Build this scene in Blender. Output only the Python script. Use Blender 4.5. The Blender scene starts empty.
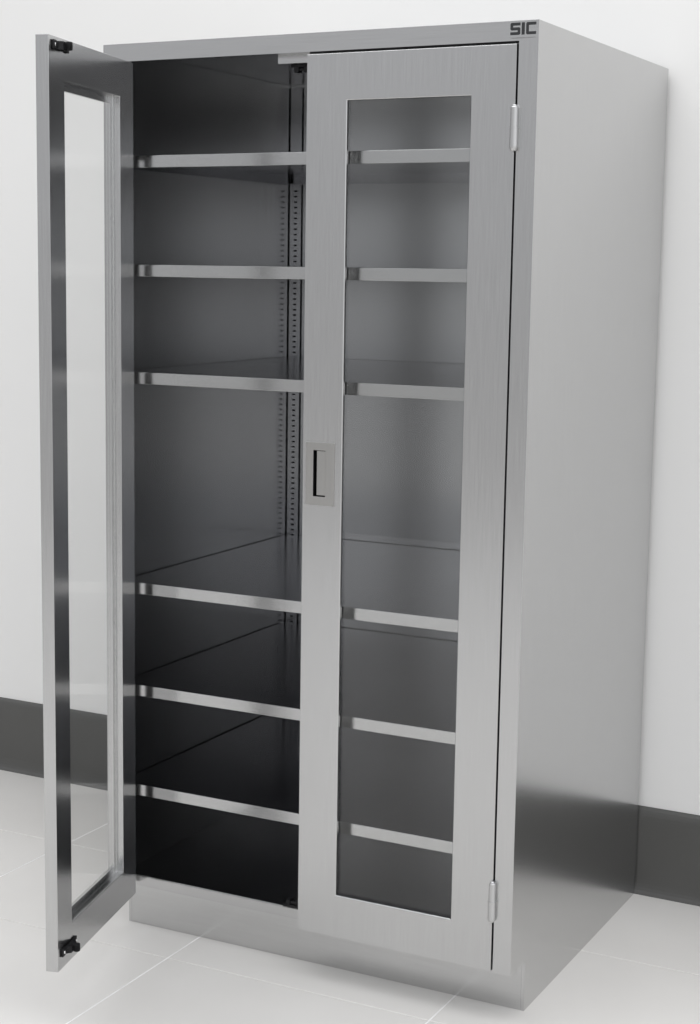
import bpy, bmesh, math
from mathutils import Matrix, Vector

scene = bpy.context.scene
COL = scene.collection

# ------------------------------------------------------------------ camera
def make_camera():
    yaw, pitch, roll = -0.4807, -0.1435, 0.0132
    fpx, ppx, ppy = 1674.1, 327.4, 507.5
    f = Vector((math.sin(yaw) * math.cos(pitch), math.cos(yaw) * math.cos(pitch), math.sin(pitch)))
    r = Vector((math.cos(yaw), -math.sin(yaw), 0))
    u = r.cross(f)
    r2 = r * math.cos(roll) + u * math.sin(roll)
    u2 = -r * math.sin(roll) + u * math.cos(roll)
    cd = bpy.data.cameras.new('camera')
    cd.sensor_fit = 'VERTICAL'
    cd.sensor_height = 36.0
    cd.lens = fpx * 36.0 / 1024.0
    cd.shift_x = (350 - ppx) / 1024.0
    cd.shift_y = (ppy - 512) / 1024.0
    cd.clip_start = 0.05
    co = bpy.data.objects.new('camera', cd)
    COL.objects.link(co)
    m = Matrix((
        (r2.x, u2.x, -f.x, 2.2926),
        (r2.y, u2.y, -f.y, -3.2556),
        (r2.z, u2.z, -f.z, 1.6406),
        (0, 0, 0, 1)))
    co.matrix_world = m
    scene.camera = co
make_camera()

# ------------------------------------------------------------------ world, lights, exposure
scene.view_settings.view_transform = 'Standard'
scene.view_settings.look = 'None'
scene.view_settings.gamma = 1
scene.view_settings.exposure = -0.06
scene.view_settings.use_curve_mapping = False

world = bpy.data.worlds.new('studio_world')
world.use_nodes = True
wn, wl = world.node_tree.nodes, world.node_tree.links
bg = wn['Background']
tc = wn.new('ShaderNodeTexCoord')
sx = wn.new('ShaderNodeSeparateXYZ')
rp = wn.new('ShaderNodeValToRGB')
mr = wn.new('ShaderNodeMapRange')
mr.inputs['From Min'].default_value = -1
mr.inputs['From Max'].default_value = 1
wl.new(tc.outputs['Generated'], sx.inputs[0])
wl.new(sx.outputs['Z'], mr.inputs['Value'])
wl.new(mr.outputs[0], rp.inputs[0])
# world light added towards the right to lift wall and floor, source unseen
mx_ = wn.new('ShaderNodeMapRange')
mx_.inputs['From Min'].default_value = -0.1; mx_.inputs['From Max'].default_value = 0.9
mx_.inputs['To Min'].default_value = 1.0; mx_.inputs['To Max'].default_value = 1.9
wl.new(sx.outputs['X'], mx_.inputs['Value'])
vm = wn.new('ShaderNodeVectorMath'); vm.operation = 'SCALE'
wl.new(rp.outputs[0], vm.inputs[0]); wl.new(mx_.outputs[0], vm.inputs['Scale'])
wl.new(vm.outputs[0], bg.inputs[0])
e = rp.color_ramp.elements
e[0].position = 0.30; e[0].color = (0.46, 0.445, 0.42, 1)
e[1].position = 0.95; e[1].color = (1.12, 1.14, 1.18, 1)
m_ = rp.color_ramp.elements.new(0.52); m_.color = (0.55, 0.556, 0.568, 1)
bg.inputs[1].default_value = 1.0
scene.world = world

def area_light(name, loc, target, sx_, sy_, power, color=(1, 1, 1)):
    ld = bpy.data.lights.new(name, 'AREA')
    ld.shape = 'RECTANGLE'
    ld.size, ld.size_y = sx_, sy_
    ld.energy = power
    ld.color = color
    lo = bpy.data.objects.new(name, ld)
    COL.objects.link(lo)
    lo.location = loc
    d = Vector(target) - Vector(loc)
    lo.rotation_euler = d.to_track_quat('-Z', 'Y').to_euler()
    return lo
area_light('ceiling_softbox', (0.5, -1.0, 4.2), (0.6, 0.2, 0.6), 2.8, 1.7, 34)

# ------------------------------------------------------------------ materials
def new_mat(name):
    m = bpy.data.materials.new(name)
    m.use_nodes = True
    return m, m.node_tree.nodes, m.node_tree.links, m.node_tree.nodes['Principled BSDF']

def steel(name, base=0.58, rough=0.22, grain=(330, 330, 9), amp=0.035, tint=(1.0, 1.0, 1.0), bump=0.0):
    m, n, l, p = new_mat(name)
    p.inputs['Metallic'].default_value = 1.0
    tcn = n.new('ShaderNodeTexCoord')
    mp = n.new('ShaderNodeMapping'); mp.inputs['Scale'].default_value = grain
    nz = n.new('ShaderNodeTexNoise'); nz.inputs['Scale'].default_value = 1.0
    nz.inputs['Detail'].default_value = 3.0; nz.inputs['Roughness'].default_value = 0.6
    l.new(tcn.outputs['Object'], mp.inputs[0]); l.new(mp.outputs[0], nz.inputs['Vector'])
    r1 = n.new('ShaderNodeMapRange')
    r1.inputs['From Min'].default_value = 0.3; r1.inputs['From Max'].default_value = 0.7
    r1.inputs['To Min'].default_value = rough - 0.015; r1.inputs['To Max'].default_value = rough + 0.015
    l.new(nz.outputs[0], r1.inputs['Value']); l.new(r1.outputs[0], p.inputs['Roughness'])
    rc = n.new('ShaderNodeValToRGB')
    a, b = base * (1 - amp), base * (1 + amp)
    rc.color_ramp.elements[0].position = 0.3; rc.color_ramp.elements[1].position = 0.7
    rc.color_ramp.elements[0].color = (a * tint[0], a * tint[1], a * tint[2], 1)
    rc.color_ramp.elements[1].color = (b * tint[0], b * tint[1], b * tint[2], 1)
    l.new(nz.outputs[0], rc.inputs[0]); l.new(rc.outputs[0], p.inputs['Base Color'])
    return m

STEEL_V = steel('brushed_steel_vertical')
STEEL_H = steel('brushed_steel_horizontal', grain=(8, 380, 380))
STEEL_IN_SHADED = steel('brushed_steel_interior_shaded', base=0.355, rough=0.19, amp=0.03, tint=(0.98, 0.99, 1.03))  # same steel darkened, the cabinet's inner shade put into its base colour
STEEL_BACK_SHADED = steel('brushed_steel_back_shaded', base=0.44, rough=0.22, amp=0.02, tint=(0.985, 0.995, 1.02))  # same steel again, with the back panel's milder shade in its base colour
STEEL_SHELF = steel('brushed_steel_shelf', base=0.54, rough=0.18, grain=(6, 700, 900), amp=0.02)
SATIN = steel('satin_nickel', base=0.47, rough=0.30, amp=0.02, tint=(1.0, 0.985, 0.96))
POLISHED = steel('hinge_steel', base=0.58, rough=0.36, amp=0.0)

def plain(name, col, rough=0.5, spec=0.5, metallic=0.0, noise=0.0, nscale=8.0):
    m, n, l, p = new_mat(name)
    p.inputs['Roughness'].default_value = rough
    p.inputs['Metallic'].default_value = metallic
    p.inputs['Specular IOR Level'].default_value = spec
    tcn = n.new('ShaderNodeTexCoord')
    nz = n.new('ShaderNodeTexNoise'); nz.inputs['Scale'].default_value = nscale
    nz.inputs['Detail'].default_value = 4
    l.new(tcn.outputs['Object'], nz.inputs['Vector'])
    rc = n.new('ShaderNodeValToRGB')
    rc.color_ramp.elements[0].position = 0.3; rc.color_ramp.elements[1].position = 0.7
    rc.color_ramp.elements[0].color = tuple(c * (1 - noise) for c in col) + (1,)
    rc.color_ramp.elements[1].color = tuple(min(1, c * (1 + noise)) for c in col) + (1,)
    l.new(nz.outputs[0], rc.inputs[0]); l.new(rc.outputs[0], p.inputs['Base Color'])
    return m

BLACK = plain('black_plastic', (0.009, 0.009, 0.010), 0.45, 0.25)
INK = plain('dark_print', (0.02, 0.021, 0.023), 0.5)
INK_FINE = plain('fine_print', (0.22, 0.22, 0.22), 0.5)
CHROME = plain('chrome_screw', (0.8, 0.8, 0.8), 0.15, metallic=1.0)
WALL = plain('white_wall_paint', (0.83, 0.825, 0.812), 0.6, 0.2, noise=0.006, nscale=1.5)
BASE = plain('dark_grey_baseboard', (0.085, 0.084, 0.080), 0.3, 0.5, noise=0.02)
GASKET = plain('dark_gasket', (0.05, 0.05, 0.05), 0.6)

def glass_mat():
    m = bpy.data.materials.new('clear_glass')
    m.use_nodes = True
    n, l = m.node_tree.nodes, m.node_tree.links
    n.clear()
    out = n.new('ShaderNodeOutputMaterial')
    tr = n.new('ShaderNodeBsdfTransparent'); tr.inputs[0].default_value = (0.996, 0.998, 0.996, 1)
    gl = n.new('ShaderNodeBsdfGlossy'); gl.inputs['Roughness'].default_value = 0.0
    lw = n.new('ShaderNodeLayerWeight'); lw.inputs['Blend'].default_value = 0.5
    pw = n.new('ShaderNodeMath'); pw.operation = 'POWER'; pw.inputs[1].default_value = 5
    ma = n.new('ShaderNodeMath'); ma.operation = 'MULTIPLY_ADD'
    ma.inputs[1].default_value = 0.36; ma.inputs[2].default_value = 0.045
    mx = n.new('ShaderNodeMixShader')
    l.new(lw.outputs['Facing'], pw.inputs[0]); l.new(pw.outputs[0], ma.inputs[0])
    l.new(ma.outputs[0], mx.inputs[0]); l.new(tr.outputs[0], mx.inputs[1])
    l.new(gl.outputs[0], mx.inputs[2]); l.new(mx.outputs[0], out.inputs[0])
    return m
GLASS = glass_mat()

TILE_X, TILE_Y, TX0, TY0 = 0.684, 0.53, 0.209, -0.056
def floor_mat():
    m, n, l, p = new_mat('pale_floor_tile')
    tcn = n.new('ShaderNodeTexCoord')
    nz = n.new('ShaderNodeTexNoise'); nz.inputs['Scale'].default_value = 2.0
    nz.inputs['Detail'].default_value = 5
    l.new(tcn.outputs['Object'], nz.inputs['Vector'])
    rc = n.new('ShaderNodeValToRGB')
    rc.color_ramp.elements[0].position = 0.3; rc.color_ramp.elements[1].position = 0.7
    rc.color_ramp.elements[0].color = (0.72, 0.702, 0.675, 1)
    rc.color_ramp.elements[1].color = (0.76, 0.742, 0.714, 1)
    l.new(nz.outputs[0], rc.inputs[0]); l.new(rc.outputs[0], p.inputs['Base Color'])
    p.inputs['Roughness'].default_value = 0.22
    p.inputs['Specular IOR Level'].default_value = 0.4
    return m
FLOOR = floor_mat()
JOINT_GLINT = plain('joint_glint_white', (0.90, 0.89, 0.88), 0.6, 0.3)  # light caught by the tile edges, painted as a white strip
GROUT = plain('pale_grout', (0.42, 0.41, 0.39), 0.7, 0.2)

# ------------------------------------------------------------------ mesh helpers
def add_box(bm, a, b, bevel=0.0, seg=1):
    x0, y0, z0 = (min(a[i], b[i]) for i in range(3))
    x1, y1, z1 = (max(a[i], b[i]) for i in range(3))
    t = bmesh.new()
    vs = [t.verts.new(c) for c in ((x0, y0, z0), (x1, y0, z0), (x1, y1, z0), (x0, y1, z0),
                                   (x0, y0, z1), (x1, y0, z1), (x1, y1, z1), (x0, y1, z1))]
    for q in ((0, 3, 2, 1), (4, 5, 6, 7), (0, 1, 5, 4), (1, 2, 6, 5), (2, 3, 7, 6), (3, 0, 4, 7)):
        t.faces.new([vs[i] for i in q])
    if bevel > 0:
        bmesh.ops.bevel(t, geom=t.edges[:], offset=bevel, segments=seg, affect='EDGES', profile=0.5)
    merge(bm, t)

def merge(bm, t):
    me = bpy.data.meshes.new('tmp')
    t.to_mesh(me); t.free()
    bm.from_mesh(me)
    bpy.data.meshes.remove(me)

def add_cyl(bm, c, r, h, axis='z', seg=24, bevel=0.0, bseg=3):
    """closed cylinder centred at c, length h along axis"""
    t = bmesh.new()
    bmesh.ops.create_cone(t, cap_ends=True, segments=seg, radius1=r, radius2=r, depth=h)
    if bevel > 0:
        es = [e_ for e_ in t.edges if all(abs(abs(v.co.z) - h / 2) < 1e-6 for v in e_.verts)]
        bmesh.ops.bevel(t, geom=es, offset=bevel, segments=bseg, affect='EDGES', profile=0.5)
    for f_ in t.faces:
        f_.smooth = len(f_.verts) == 4
    R = Matrix.Identity(4)
    if axis == 'x': R = Matrix.Rotation(math.pi / 2, 4, 'Y')
    if axis == 'y': R = Matrix.Rotation(math.pi / 2, 4, 'X')
    bmesh.ops.transform(t, matrix=Matrix.Translation(c) @ R, verts=t.verts)
    merge(bm, t)

def add_lathe(bm, c, prof_, seg=28):
    t = bmesh.new()
    rings = []
    for z, r in prof_:
        if r == 0: rings.append([t.verts.new((c[0], c[1], c[2] + z))])
        else: rings.append([t.verts.new((c[0] + r * math.cos(2 * math.pi * k / seg), c[1] + r * math.sin(2 * math.pi * k / seg), c[2] + z)) for k in range(seg)])
    for A, B in zip(rings, rings[1:]):
        for k in range(seg):
            k2 = (k + 1) % seg
            vs = [A[k % len(A)], A[k2 % len(A)], B[k2 % len(B)], B[k % len(B)]]
            vs = list(dict.fromkeys(vs))
            if len(vs) > 2: t.faces.new(vs).smooth = True
    bmesh.ops.recalc_face_normals(t, faces=t.faces[:])
    for e_ in t.edges:
        if len(e_.link_faces) == 2 and e_.calc_face_angle(0) > 0.45: e_.smooth = False
    merge(bm, t)

def add_prism(bm, pts, ax, a, b):
    """polygon (2D) extruded from a to b along axis ax; 2D coords are the other two axes in xyz order"""
    t = bmesh.new()
    def mk(p, w):
        return {0: (w, p[0], p[1]), 1: (p[0], w, p[1]), 2: (p[0], p[1], w)}[ax]
    v0 = [t.verts.new(mk(p, a)) for p in pts]
    v1 = [t.verts.new(mk(p, b)) for p in pts]
    t.faces.new(v0); t.faces.new(list(reversed(v1)))
    k = len(pts)
    for i in range(k):
        t.faces.new((v0[i], v1[i], v1[(i + 1) % k], v0[(i + 1) % k]))
    bmesh.ops.recalc_face_normals(t, faces=t.faces[:])
    merge(bm, t)

def add_frame(bm, outer, inner, y0, y1, bevel=0.0):
    """rectangular ring in xz, closed solid from y0 to y1. outer/inner = (x0,x1,z0,z1)"""
    t = bmesh.new()
    def loop(r, y):
        x0, x1, z0, z1 = r
        return [t.verts.new(c) for c in ((x0, y, z0), (x1, y, z0), (x1, y, z1), (x0, y, z1))]
    of, ob, nf, nb = loop(outer, y0), loop(outer, y1), loop(inner, y0), loop(inner, y1)
    for i in range(4):
        j = (i + 1) % 4
        t.faces.new((of[i], of[j], nf[j], nf[i]))
        t.faces.new((ob[j], ob[i], nb[i], nb[j]))
        t.faces.new((of[j], of[i], ob[i], ob[j]))
        t.faces.new((nf[i], nf[j], nb[j], nb[i]))
    bmesh.ops.recalc_face_normals(t, faces=t.faces[:])
    if bevel > 0:
        es = []
        for e_ in t.edges:
            if len(e_.link_faces) == 2 and e_.calc_face_angle(0) > 0.5:
                es.append(e_)
        bmesh.ops.bevel(t, geom=es, offset=bevel, segments=2, affect='EDGES', profile=0.5)
    merge(bm, t)

def add_ring(bm, prof_, bevel=0.0):
    """closed ring lofted through a closed cycle of xz rectangles at given y"""
    t = bmesh.new()
    L = []
    for (x0, x1, z0, z1), y in prof_:
        L.append([t.verts.new(c) for c in ((x0, y, z0), (x1, y, z0), (x1, y, z1), (x0, y, z1))])
    for A, B in zip(L, L[1:] + L[:1]):
        for i in range(4):
            j = (i + 1) % 4
            t.faces.new((A[i], A[j], B[j], B[i]))
    bmesh.ops.recalc_face_normals(t, faces=t.faces[:])
    if bevel > 0:
        es = [e_ for e_ in t.edges if len(e_.link_faces) == 2 and e_.calc_face_angle(0) > 0.5]
        bmesh.ops.bevel(t, geom=es, offset=bevel, segments=2, affect='EDGES', profile=0.5)
    merge(bm, t)

def obj(name, bm, mat, parent=None, label=None):
    me = bpy.data.meshes.new(name)
    bm.to_mesh(me); bm.free()
    mats = mat if isinstance(mat, (list, tuple)) else [mat]
    for m in mats: me.materials.append(m)
    o = bpy.data.objects.new(name, me)
    COL.objects.link(o)
    if parent: o.parent = parent
    if label: o['label'] = label
    return o

def struct(name, bm, mat, parent=None):
    o = obj(name, bm, mat, parent)
    if parent is None: o['kind'] = 'structure'
    return o

# ------------------------------------------------------------------ room
bm = bmesh.new()
g = 0.0007
ix0, ix1, iy0, iy1 = -6, 7, -11, 2
for i in range(ix0, ix1):
    for j in range(iy0, iy1):
        x0 = TX0 + i * TILE_X; y0 = TY0 + j * TILE_Y
        y1 = y0 + TILE_Y
        if j == iy1 - 1: y1 = 1.2
        add_box(bm, (x0 + g, y0 + g, -0.012), (x0 + TILE_X - g, y1 - g, 0.0), bevel=0.0026, seg=2)
fl = struct('floor', bm, FLOOR)
bm = bmesh.new()
add_box(bm, (TX0 + ix0 * TILE_X, TY0 + iy0 * TILE_Y, -0.05), (TX0 + ix1 * TILE_X, 1.2, -0.0024))
obj('grout', bm, GROUT, fl)
# white strips in the joints towards the wall paint the glint of tile edges
for i in range(ix0 + 1, ix1):
    xj = TX0 + i * TILE_X
    bm = bmesh.new()
    add_box(bm, (xj - 0.0020, TY0 + iy0 * TILE_Y, -0.003), (xj + 0.0020, 1.2, -0.0003))
    obj('joint_glint_strip', bm, JOINT_GLINT, fl)

WROT = -0.016   # the wall runs very slightly out of square with the cabinet
def wall_xf(bm_):
    bmesh.ops.transform(bm_, matrix=Matrix.Translation((1.2, 0.911, 0)) @ Matrix.Rotation(WROT, 4, 'Z'), verts=bm_.verts)
bm = bmesh.new()
add_box(bm, (-5.2, 0.014, -0.05), (4.2, 0.11, 4.5))
wall_xf(bm)
struct('wall_back', bm, WALL)

# cove-based baseboard profile (y, z), front at y=0
prof = [(0.0135, 0.0), (-0.012, 0.0), (-0.010, 0.004), (-0.006, 0.010), (-0.003, 0.018), (-0.001, 0.028), (0.0, 0.040),
        (0.0, 0.205), (0.0005, 0.214), (0.002, 0.221), (0.0045, 0.228), (0.008, 0.233), (0.0135, 0.236)]
bm = bmesh.new()
add_prism(bm, [(p[0], p[1]) for p in prof], 0, -5.2, 4.2)
wall_xf(bm)
for f_ in bm.faces: f_.smooth = False
struct('baseboard_back', bm, BASE)

# ------------------------------------------------------------------ cabinet
W, D, H = 1.0585, 0.908, 2.134
KH, KY = 0.116, 0.090          # body bottom / kick height, kick recess
S = 0.0461                     # stile width
ZT, ZB = 2.089, 0.118          # door top and bottom
T = 0.028                      # door thickness
cab = bpy.data.objects.new('storage_cabinet', None)
COL.objects.link(cab)
cab['label'] = 'tall brushed steel cabinet with two glazed doors, the left one open, on pale floor tiles'
cab['category'] = 'cabinet'

# side panels, notched for the kick space
for side in (0, 1):
    a, b = (0, 0.008) if side == 0 else (W - 0.008, W)
    bm = bmesh.new()
    sk = (0, 0.002) if side == 0 else (W - 0.002, W)
    inn = (0.002, 0.008) if side == 0 else (W - 0.008, W - 0.002)
    add_prism(bm, [(0, KH), (KY, KH), (KY, 0), (D, 0), (D, H), (0, H)], 0, *sk)
    add_prism(bm, [(0.0345, KH), (KY, KH), (KY, 0), (D, 0), (D, H - 0.0065), (0.0345, H - 0.0065)], 0, *inn)
    obj('side_panel', bm, STEEL_V, cab)
bm = bmesh.new()
add_box(bm, (0.002, 0.0342, H - 0.006), (W - 0.002, D, H))
obj('top_panel', bm, STEEL_H, cab)
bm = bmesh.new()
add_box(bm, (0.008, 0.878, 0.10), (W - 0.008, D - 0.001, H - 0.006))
obj('back_panel', bm, STEEL_BACK_SHADED, cab)
# front frame: head rail and stiles
bm = bmesh.new()
add_box(bm, (0.002, 0.0, ZT + 0.0055), (W - 0.002, 0.034, H))
obj('head_rail', bm, STEEL_H, cab)
for side in (0, 1):
    bm = bmesh.new()
    a, b = (0.002, S - 0.0045) if side == 0 else (W - S + 0.0045, W - 0.002)
    add_box(bm, (a, 0.0, KH), (b, 0.034, ZT + 0.0055))
    obj('stile', bm, STEEL_V, cab)
# black strips set in the door gaps, painting in the shade there
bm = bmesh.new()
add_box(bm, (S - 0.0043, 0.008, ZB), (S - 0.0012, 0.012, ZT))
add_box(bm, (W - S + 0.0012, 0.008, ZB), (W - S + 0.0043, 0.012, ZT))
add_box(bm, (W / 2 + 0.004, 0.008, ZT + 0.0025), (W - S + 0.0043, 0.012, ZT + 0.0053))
obj('gap_shade', bm, BLACK, cab)
# bottom shelf with its front lip
ZF = 0.142
bm = bmesh.new()
add_box(bm, (0.0085, 0.055, ZF - 0.003), (W - 0.0085, 0.8775, ZF), 0.0005)
add_box(bm, (0.0085, 0.055, KH), (W - 0.0085, 0.058, ZF - 0.001), 0.0005)
obj('bottom_panel', bm, STEEL_SHELF, cab)
bm = bmesh.new()
add_box(bm, (0.008, KY, 0.0), (W - 0.008, KY + 0.004, KH + 0.004), 0.0005)
add_box(bm, (0.008, 0.058, KH), (W - 0.008, KY + 0.004, KH + 0.003))
obj('toe_kick', bm, STEEL_H, cab)

# shelves: folded trays
def shelf(z):
    bm = bmesh.new()
    x0, x1, y0, y1, h, t = 0.0118, W - 0.0118, 0.042, 0.8705, 0.0275, 0.0025
    add_box(bm, (x0, y0, z - t), (x1, y1, z), 0.0008, 2)
    add_box(bm, (x0, y0, z - h), (x1, y0 + t, z - 0.001), 0.0007, 2)
    add_box(bm, (x0, y0 + t, z - h), (x1, y0 + 0.016, z - h + t))
    add_box(bm, (x0, y1 - t, z - h), (x1, y1, z - t))
    add_box(bm, (x0, y1 - 0.02, z - h), (x1, y1 - t, z - h + t))
    add_box(bm, (x0, y0 + 0.016, z - h), (x0 + t, y1 - 0.02, z - t))
    add_box(bm, (x1 - t, y0 + 0.016, z - h), (x1, y1 - 0.02, z - t))
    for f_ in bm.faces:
        if f_.normal.y < -0.3 and f_.calc_center_median().y < y0 + 0.001: f_.material_index = 1  # front lip takes the lit tone of the steel, the tray the shaded one
    return obj('shelf', bm, [STEEL_IN_SHADED, STEEL_SHELF], cab)
SHELVES = (1.887, 1.637, 1.386, 0.881, 0.629, 0.379)
for z in SHELVES: shelf(z)

# slotted shelf standards against the back panel
def standard(x0, x1):
    bm = bmesh.new()
    pitch, sw, sh = 0.0148, 0.010, 0.0042
    zlo, zhi = ZF + 0.001, 1.852
    yf, yb = 0.8715, 0.8778
    sx0, sx1 = (x0 + x1) / 2 - sw / 2, (x0 + x1) / 2 + sw / 2
    def q(xa, xb, za, zb, y=yf):
        v = [bm.verts.new(c) for c in ((xa, y, za), (xb, y, za), (xb, y, zb), (xa, y, zb))]
        return bm.faces.new(v)
    q(x0, sx0, zlo, zhi); q(sx1, x1, zlo, zhi)
    z = zlo; k = 0
    while z + pitch <= zhi + 1e-6:
        q(sx0, sx1, z, z + pitch - sh)
        # walls and dark bottom of the slot
        za, zb = z + pitch - sh, z + pitch
        f_ = q(sx0, sx1, za, zb, yb - 0.0004); f_.material_index = 1
        for c in (((sx0, yf, za), (sx1, yf, za), (sx1, yb, za), (sx0, yb, za)),
                  ((sx0, yf, zb), (sx1, yf, zb), (sx1, yb, zb), (sx0, yb, zb)),
                  ((sx0, yf, za), (sx0, yf, zb), (sx0, yb, zb), (sx0, yb, za)),
                  ((sx1, yf, za), (sx1, yf, zb), (sx1, yb, zb), (sx1, yb, za))):
            f_ = bm.faces.new([bm.verts.new(v) for v in c]); f_.material_index = 1
        z += pitch; k += 1
    q(sx0, sx1, z, zhi)
    for xa, xb in ((x0, x0 + 0.005), (x1, x1 - 0.005)):     # folded edge, set back behind the face
        for P_ in (((xa, yf), (xa, yf + 0.0015)), ((xa, yf + 0.0015), (xb, yf + 0.0015)), ((xb, yf + 0.0015), (xb, yb))):
            (xc, yc), (xd, yd) = P_
            bm.faces.new([bm.verts.new(v) for v in ((xc, yc, zlo), (xd, yd, zlo), (xd, yd, zhi), (xc, yc, zhi))])
    # plain section above the top shelf
    add_box(bm, (x0, yf, zhi), (x1, yf + 0.0015, H - 0.012))
    add_box(bm, (x0 + 0.005, yf + 0.0015, zhi), (x1 - 0.005, yb, H - 0.012))
    return obj('shelf_standard', bm, [STEEL_IN_SHADED, BLACK], cab)
standard(0.0115, 0.0455)
standard(W - 0.0455, W - 0.0115)

# centre door stop with the two upper latch strikes
bm = bmesh.new()
add_box(bm, (0.4395, 0.0345, 2.0765), (W - 0.4395, 0.0495, 2.0985), 0.0006)
add_box(bm, (0.4395, 0.0345, 2.0985), (W - 0.4395, 0.0365, H - 0.007))
obj('door_stop', bm, STEEL_H, cab)
def strike(x, z, up, parent):
    """small black double-roller receiver"""
    bm = bmesh.new()
    s = 1 if up else -1
    add_box(bm, (x - 0.028, 0.052, z), (x + 0.028, 0.078, z + s * 0.006), 0.0008)
    for dx in (-0.021, 0.004):
        add_box(bm, (x + dx, 0.054, z + s * 0.004), (x + dx + 0.012, 0.072, z + s * 0.017), 0.0015, 2)
    add_cyl(bm, (x - 0.004, 0.060, z + s * 0.010), 0.0045, 0.030, 'x', 16)
    return obj('latch_strike', bm, BLACK, parent)
add_ = bmesh.new()
add_box(add_, (0.4395, 0.0495, 2.0765), (W - 0.4395, 0.085, 2.079))
obj('strike_plate', add_, STEEL_H, cab)
strike(0.490, 2.0763, False, cab)
strike(W - 0.490, 2.0763, False, cab)
strike(0.490, ZF, True, cab)
strike(W - 0.490, ZF, True, cab)

# ------------------------------------------------------------------ doors
DW = W / 2 - S - 0.0022
WU0, WU1, WZ0, WZ1 = 0.0982, 0.3833, 0.2182, 1.9897     # glass opening seen from the front
IU0, IU1, IZ0, IZ1 = 0.0835, 0.4010, 0.2010, 2.0070     # opening on the inner side

def cut_box(t, a, b):
    """cut a box-shaped hole out of the closed bmesh t"""
    c = bmesh.new(); add_box(c, a, b)
    tmp = []
    for q, nm in ((t, 'blank'), (c, 'cutter')):
        me = bpy.data.meshes.new(nm); q.to_mesh(me); q.free()
        o = bpy.data.objects.new(nm, me); COL.objects.link(o); tmp.append(o)
    md = tmp[0].modifiers.new('cut', 'BOOLEAN'); md.operation = 'DIFFERENCE'; md.object = tmp[1]; md.solver = 'EXACT'
    bpy.context.view_layer.update()
    new = bpy.data.meshes.new_from_object(tmp[0].evaluated_get(bpy.context.evaluated_depsgraph_get()))
    r = bmesh.new(); r.from_mesh(new)
    for o in tmp:
        me = o.data; bpy.data.objects.remove(o); bpy.data.meshes.remove(me)
    bpy.data.meshes.remove(new)
    return r

def make_door(mirror, hole=None):
    """local frame: hinge edge at x=0, width towards +x (or -x if mirror), front face at y=0, inner face at y=T"""
    s = -1 if mirror else 1
    root = bpy.data.objects.new('door', None)
    COL.objects.link(root); root.parent = cab
    def R(a): return (min(s * a[0], s * a[1]), max(s * a[0], s * a[1]), a[2], a[3])
    outer = R((0, DW, ZB, ZT))
    bm = bmesh.new()
    t = bmesh.new()
    add_ring(t, [(outer, 0.0), (outer, T), (R((IU0, IU1, IZ0, IZ1)), T), (R((IU0, IU1, IZ0, IZ1)), 0.010),
                 (R((WU0, WU1, WZ0, WZ1)), 0.010), (R((WU0, WU1, WZ0, WZ1)), 0.0015),
                 (R((WU0 - 0.0018, WU1 + 0.0018, WZ0 - 0.0018, WZ1 + 0.0018)), 0.0)], 0.0008)
    if hole: t = cut_box(t, *hole)
    merge(bm, t)
    obj('door_frame', bm, STEEL_V, root)
    bm = bmesh.new()
    r = R((WU0 - 0.013, WU1 + 0.013, WZ0 - 0.013, WZ1 + 0.013))
    add_box(bm, (r[0], 0.0101, r[2]), (r[1], 0.0141, r[3]))
    obj('glass_pane', bm, GLASS, root)
    # hinge barrels
    for zc in (0.2795, 1.922):
        bm = bmesh.new()
        hx = s * -0.0012
        add_lathe(bm, (hx, -0.0070, zc), [(-0.0470, 0.0), (-0.0467, 0.0030), (-0.0450, 0.0058), (-0.0415, 0.0078), (-0.0370, 0.0084), (-0.0355, 0.0084), (-0.0025, 0.0084),
                  (-0.0010, 0.0084), (-0.0008, 0.0095), (0.0012, 0.0095), (0.0014, 0.0077), (0.003, 0.0077), (0.0395, 0.0077), (0.0410, 0.0077), (0.0425, 0.0068), (0.0430, 0.0050),
                  (0.0450, 0.0046), (0.0466, 0.0030), (0.0468, 0.0)])
        add_box(bm, (hx - 0.0016, -0.0015, zc - 0.043), (hx + 0.0016, 0.0100, zc + 0.043))
        h = obj('hinge', bm, POLISHED, root)
    return root

# right door, closed
PX = W - S
PULL = (0.540 - PX, 0.611 - PX, 1.113, 1.254)
rd = make_door(True, ((PULL[0] + 0.0178, -0.01, PULL[2] + 0.0188), (PULL[1] - 0.0208, 0.0145, PULL[3] - 0.0168)))
rd.location = (W - S, 0, 0)
rd['label'] = 'closed right door with a recessed pull'
# flush pull on the right door
def pull(parent, x0, x1, z0, z1):
    bm = bmesh.new()
    ix0_, ix1_, iz0_, iz1_ = x0 + 0.019, x1 - 0.022, z0 + 0.020, z1 - 0.018
    add_frame(bm, (x0, x1, z0, z1), (ix0_, ix1_, iz0_, iz1_), -0.0022, 0.0002, 0.0006)
    o = obj('recessed_pull', bm, SATIN, parent)
    # dark recessed cup behind the plate
    t = 0.001
    d = 0.0135
    bm = bmesh.new()
    add_frame(bm, (ix0_ - t, ix1_ + t, iz0_ - t, iz1_ + t), (ix0_, ix1_, iz0_, iz1_), 0.0003, d)
    add_box(bm, (ix0_ - 0.0005, d - 0.001, iz0_ - 0.0005), (ix1_ + 0.0005, d, iz1_ + 0.0005))
    obj('cup', bm, BLACK, o)
    bm = bmesh.new()
    add_box(bm, (ix0_ + 0.0088, -0.0018, iz0_ + 0.0030), (ix1_ + 0.0002, 0.0006, iz1_ - 0.0012), 0.0004)
    obj('finger_plate', bm, SATIN, o)
    return o

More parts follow.
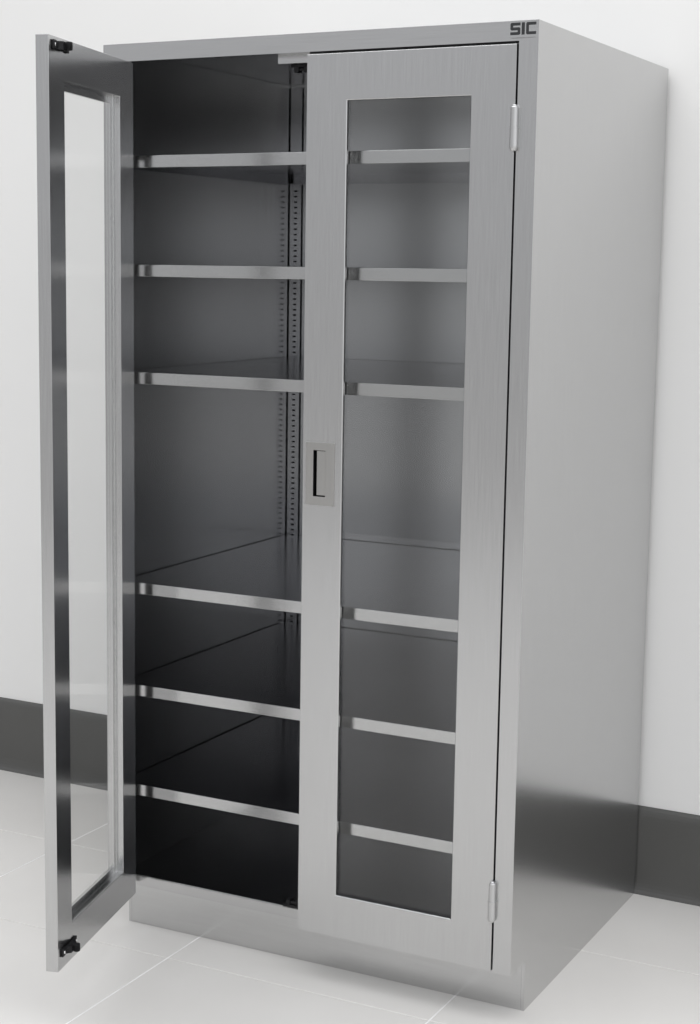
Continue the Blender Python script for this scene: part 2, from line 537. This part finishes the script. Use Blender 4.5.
# left door, open 76 degrees
ld_ = make_door(False)
ang = 1.3288
pxy = Vector((0.0472, -0.0049))
v = Vector((S, 0)) - pxy
c_, s_ = math.cos(-ang), math.sin(-ang)
ld_.location = (pxy.x + c_ * v.x - s_ * v.y, pxy.y + s_ * v.x + c_ * v.y, 0)
ld_.rotation_euler = (0, 0, -ang)
ld_.location.z = -0.0010
ld_.scale = (1.006, 1.0, 1.0016)
ld_['label'] = 'left door standing open'

def latch(parent, s, z, flip):
    """black roller latch screwed to the inner face near the free edge"""
    bm = bmesh.new()
    xc = s * (DW - 0.057)
    # base plate, two screw ears, rising body and the roller nose
    add_box(bm, (xc - 0.032, T, z - 0.006), (xc + 0.032, T + 0.006, z + 0.006), 0.0012, 2)
    for e_ in (-1, 1):
        add_box(bm, (xc + e_ * 0.032 - 0.0085, T, z - 0.010), (xc + e_ * 0.032 + 0.0085, T + 0.005, z + 0.010), 0.0025, 2)
    add_prism(bm, [(xc - 0.022, T + 0.003), (xc - 0.014, T + 0.014), (xc + 0.014, T + 0.014), (xc + 0.022, T + 0.003)], 2, z - 0.008, z + 0.008)
    add_cyl(bm, (xc, T + 0.020, z), 0.0078, 0.017, 'z', 20, 0.002)
    add_box(bm, (xc - 0.0065, T + 0.010, z - 0.006), (xc + 0.0065, T + 0.021, z + 0.006), 0.001)
    o = obj('latch', bm, BLACK, parent)
    for e_ in (-1, 1):
        bm = bmesh.new()
        add_cyl(bm, (xc + e_ * 0.033, T + 0.0055, z), 0.0036, 0.0022, 'y', 14)
        obj('screw', bm, CHROME, o)
    return o

for root, s, first in ((ld_, 1, True), (rd, -1, False)):
    for z in (2.072, 0.155):
        latch(root, s, z, False)
pull(rd, *PULL)

# ------------------------------------------------------------------ lettering on the head rail
def stroke_box(bm, x0, x1, z0, z1, y0=-0.0006, y1=0.0002):
    add_box(bm, (x0, y0, z0), (x1, y1, z1))
def logo():
    bm = bmesh.new()
    x, zb, h, t = 0.9975, 2.1060, 0.0240, 0.0056
    y0, y1 = -0.0006, 0.0002
    c = 0.0022
    w = 0.0212
    m0, m1 = zb + h / 2 - t / 2, zb + h / 2 + t / 2
    # S
    add_prism(bm, [(x + c, zb + h), (x + w, zb + h), (x + w, zb + h - t), (x + t, zb + h - t), (x + t, m1), (x + w - c, m1), (x + w, m1 - c),
                   (x + w, zb + c), (x + w - c, zb), (x, zb), (x, zb + t), (x + w - t, zb + t), (x + w - t, m0), (x + c, m0), (x, m0 + c), (x, zb + h - c)], 1, y0, y1)
    # I
    xi = x + w + 0.0030
    add_box(bm, (xi, y0, zb), (xi + 0.0064, y1, zb + h))
    # C
    xc = xi + 0.0064 + 0.0032
    add_prism(bm, [(xc + c, zb + h), (xc + w, zb + h), (xc + w, zb + h - t), (xc + t, zb + h - t), (xc + t, zb + t),
                   (xc + w, zb + t), (xc + w, zb), (xc + c, zb), (xc, zb + c), (xc, zb + h - c)], 1, y0, y1)
    obj('logo_lettering', bm, INK, cab)
    bm = bmesh.new()
    import random
    rnd = random.Random(4)
    xx = 0.998
    while xx < 1.0525:
        w_ = rnd.uniform(0.0008, 0.0013)
        add_box(bm, (xx, -0.0004, 2.0990), (xx + w_, 0.0002, 2.0990 + rnd.choice((0.0016, 0.0016, 0.0022))))
        xx += w_ + rnd.choice((0.0005, 0.0005, 0.0005, 0.0014))
    obj('logo_tagline', bm, INK_FINE, cab)
logo()
